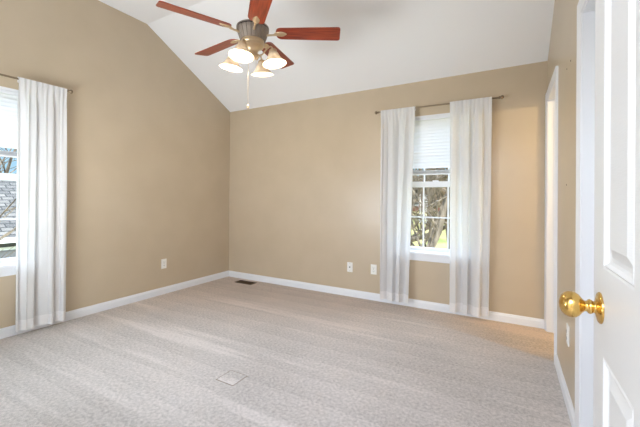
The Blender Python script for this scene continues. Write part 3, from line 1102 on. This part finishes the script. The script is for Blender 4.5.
bush(-4.6, 38.0, 6.5, 5.5, 71, 'brown brush thicket across the lawn in front of the brick house', dry2_m, 'thicket', 'brush_thicket', 5200)
bush(-12.5, 37.0, 6.0, 6.0, 72, 'brown brush thicket across the lawn, left of the other thicket', dry2_m, 'thicket', 'brush_thicket', 3600)
bush(-2.5, 10.0, 0.9, 1.0, 3, 'low leafy shrub at the bottom right of the back window view', nleaf=1500)
bush(-3.5, 10.5, 0.8, 1.2, 4, 'low leafy shrub at the bottom left of the back window view', nleaf=1500)

# house across the lawn, seen through the back window
hw_m = mat('brick_wall', srgb(112, 66, 52), 0.9)
roof_m = mat('grey_shingles', srgb(120, 116, 114), 0.9)
t, b = nodes(roof_m)
co = t.nodes.new('ShaderNodeTexCoord')
bk = t.nodes.new('ShaderNodeTexBrick')
bk.inputs['Color1'].default_value = srgb(112, 104, 98); bk.inputs['Color2'].default_value = srgb(76, 71, 68); bk.inputs['Mortar'].default_value = srgb(38, 36, 35)
bk.inputs['Scale'].default_value = 1.0; bk.inputs['Brick Width'].default_value = 0.3; bk.inputs['Row Height'].default_value = 0.16; bk.inputs['Mortar Size'].default_value = 0.018
mp = t.nodes.new('ShaderNodeMapping'); mp.inputs['Rotation'].default_value = (0, 0, PI / 2)
t.links.new(co.outputs['Object'], mp.inputs[0]); t.links.new(mp.outputs[0], bk.inputs['Vector']); t.links.new(bk.outputs['Color'], b.inputs['Base Color'])
siding_m = mat('grey_siding', srgb(84, 88, 98), 0.7)
def house(name, cx, cy, lx, ly, eave, ridge, wm, label, axis='y', winside=None):
    z0 = gz(cx, cy) - 0.4
    r = empty(name, (cx, cy, z0))
    tag(r, label, 'house')
    e, g = eave - z0, ridge - z0
    bm = B(); box(bm, -lx / 2, lx / 2, -ly / 2, ly / 2, 0, e); obj('house_wall', bm, wm, r)
    bm = B()
    ov = 0.35
    X, Y = lx / 2 + ov, ly / 2 + ov
    rl_ = max(Y - X, 0.3) if axis == 'y' else max(X - Y, 0.3)
    bse = [bm.verts.new(v) for v in ((-X, -Y, e - 0.1), (X, -Y, e - 0.1), (X, Y, e - 0.1), (-X, Y, e - 0.1))]
    rd = [bm.verts.new(v) for v in (((0, -rl_, g), (0, rl_, g)) if axis == 'y' else ((-rl_, 0, g), (rl_, 0, g)))]
    bm.faces.new(bse[::-1])
    if axis == 'y':
        bm.faces.new((bse[0], bse[1], rd[0])); bm.faces.new((bse[1], bse[2], rd[1], rd[0])); bm.faces.new((bse[2], bse[3], rd[1])); bm.faces.new((bse[3], bse[0], rd[0], rd[1]))
    else:
        bm.faces.new((bse[0], bse[1], rd[1], rd[0])); bm.faces.new((bse[1], bse[2], rd[1])); bm.faces.new((bse[2], bse[3], rd[0], rd[1])); bm.faces.new((bse[3], bse[0], rd[0]))
    obj('roof', bm, roof_m, r)
    bm = B()
    box(bm, X - 0.05, X + 0.06, -Y, Y, e - 0.2, e - 0.06, 0.01)
    obj('gutter', bm, sash_m, r)
    return r, e
h1, e1 = house('neighbour_house', -16.0, 3.5, 7.0, 8.0, 0.05, 2.3, siding_m, 'grey neighbouring house with shingled roof outside the left window')
for yy in (-2.2, 0.75):
    bm = B(); box(bm, 3.5, 3.54, yy - 1.1, yy + 1.1, e1 - 2.6, e1 - 0.35, 0.01)
    fr = obj('garage_door', bm, sash_m, h1)
    bm = B()
    for k in range(4):
        box(bm, 3.54, 3.56, yy - 1.02, yy + 1.02, e1 - 2.5 + k * 0.53, e1 - 2.03 + k * 0.53, 0.01)
    obj('door_panel', bm, mat('garage_grey', srgb(112, 112, 120), 0.6), fr)
bare_tree(-9.8, 2.0, 7.5, 51, 'bare tree with forked twigs close outside the left window', 0.12, (0.02, 0.1))
bare_tree(-24.0, 6.5, 11, 52, 'bare tree behind the neighbouring roof outside the left window', 0.22)
h2, e2 = house('brick_house', -7.5, 52.0, 12, 8, 2.2, 5.0, hw_m, 'brick house far across the lawn seen through the back window', 'x')
for k, xx in enumerate((-4, -1.5, 1.5, 4)):
    bm = B(); box(bm, xx - 0.5, xx + 0.5, -4.05, -3.98, e2 - 2.0, e2 - 0.7, 0.01)
    fr = obj('window', bm, sash_m, h2)
    bm = B(); box(bm, xx - 0.42, xx + 0.42, -4.07, -4.04, e2 - 1.92, e2 - 0.78); obj('pane', bm, slot_m, fr)
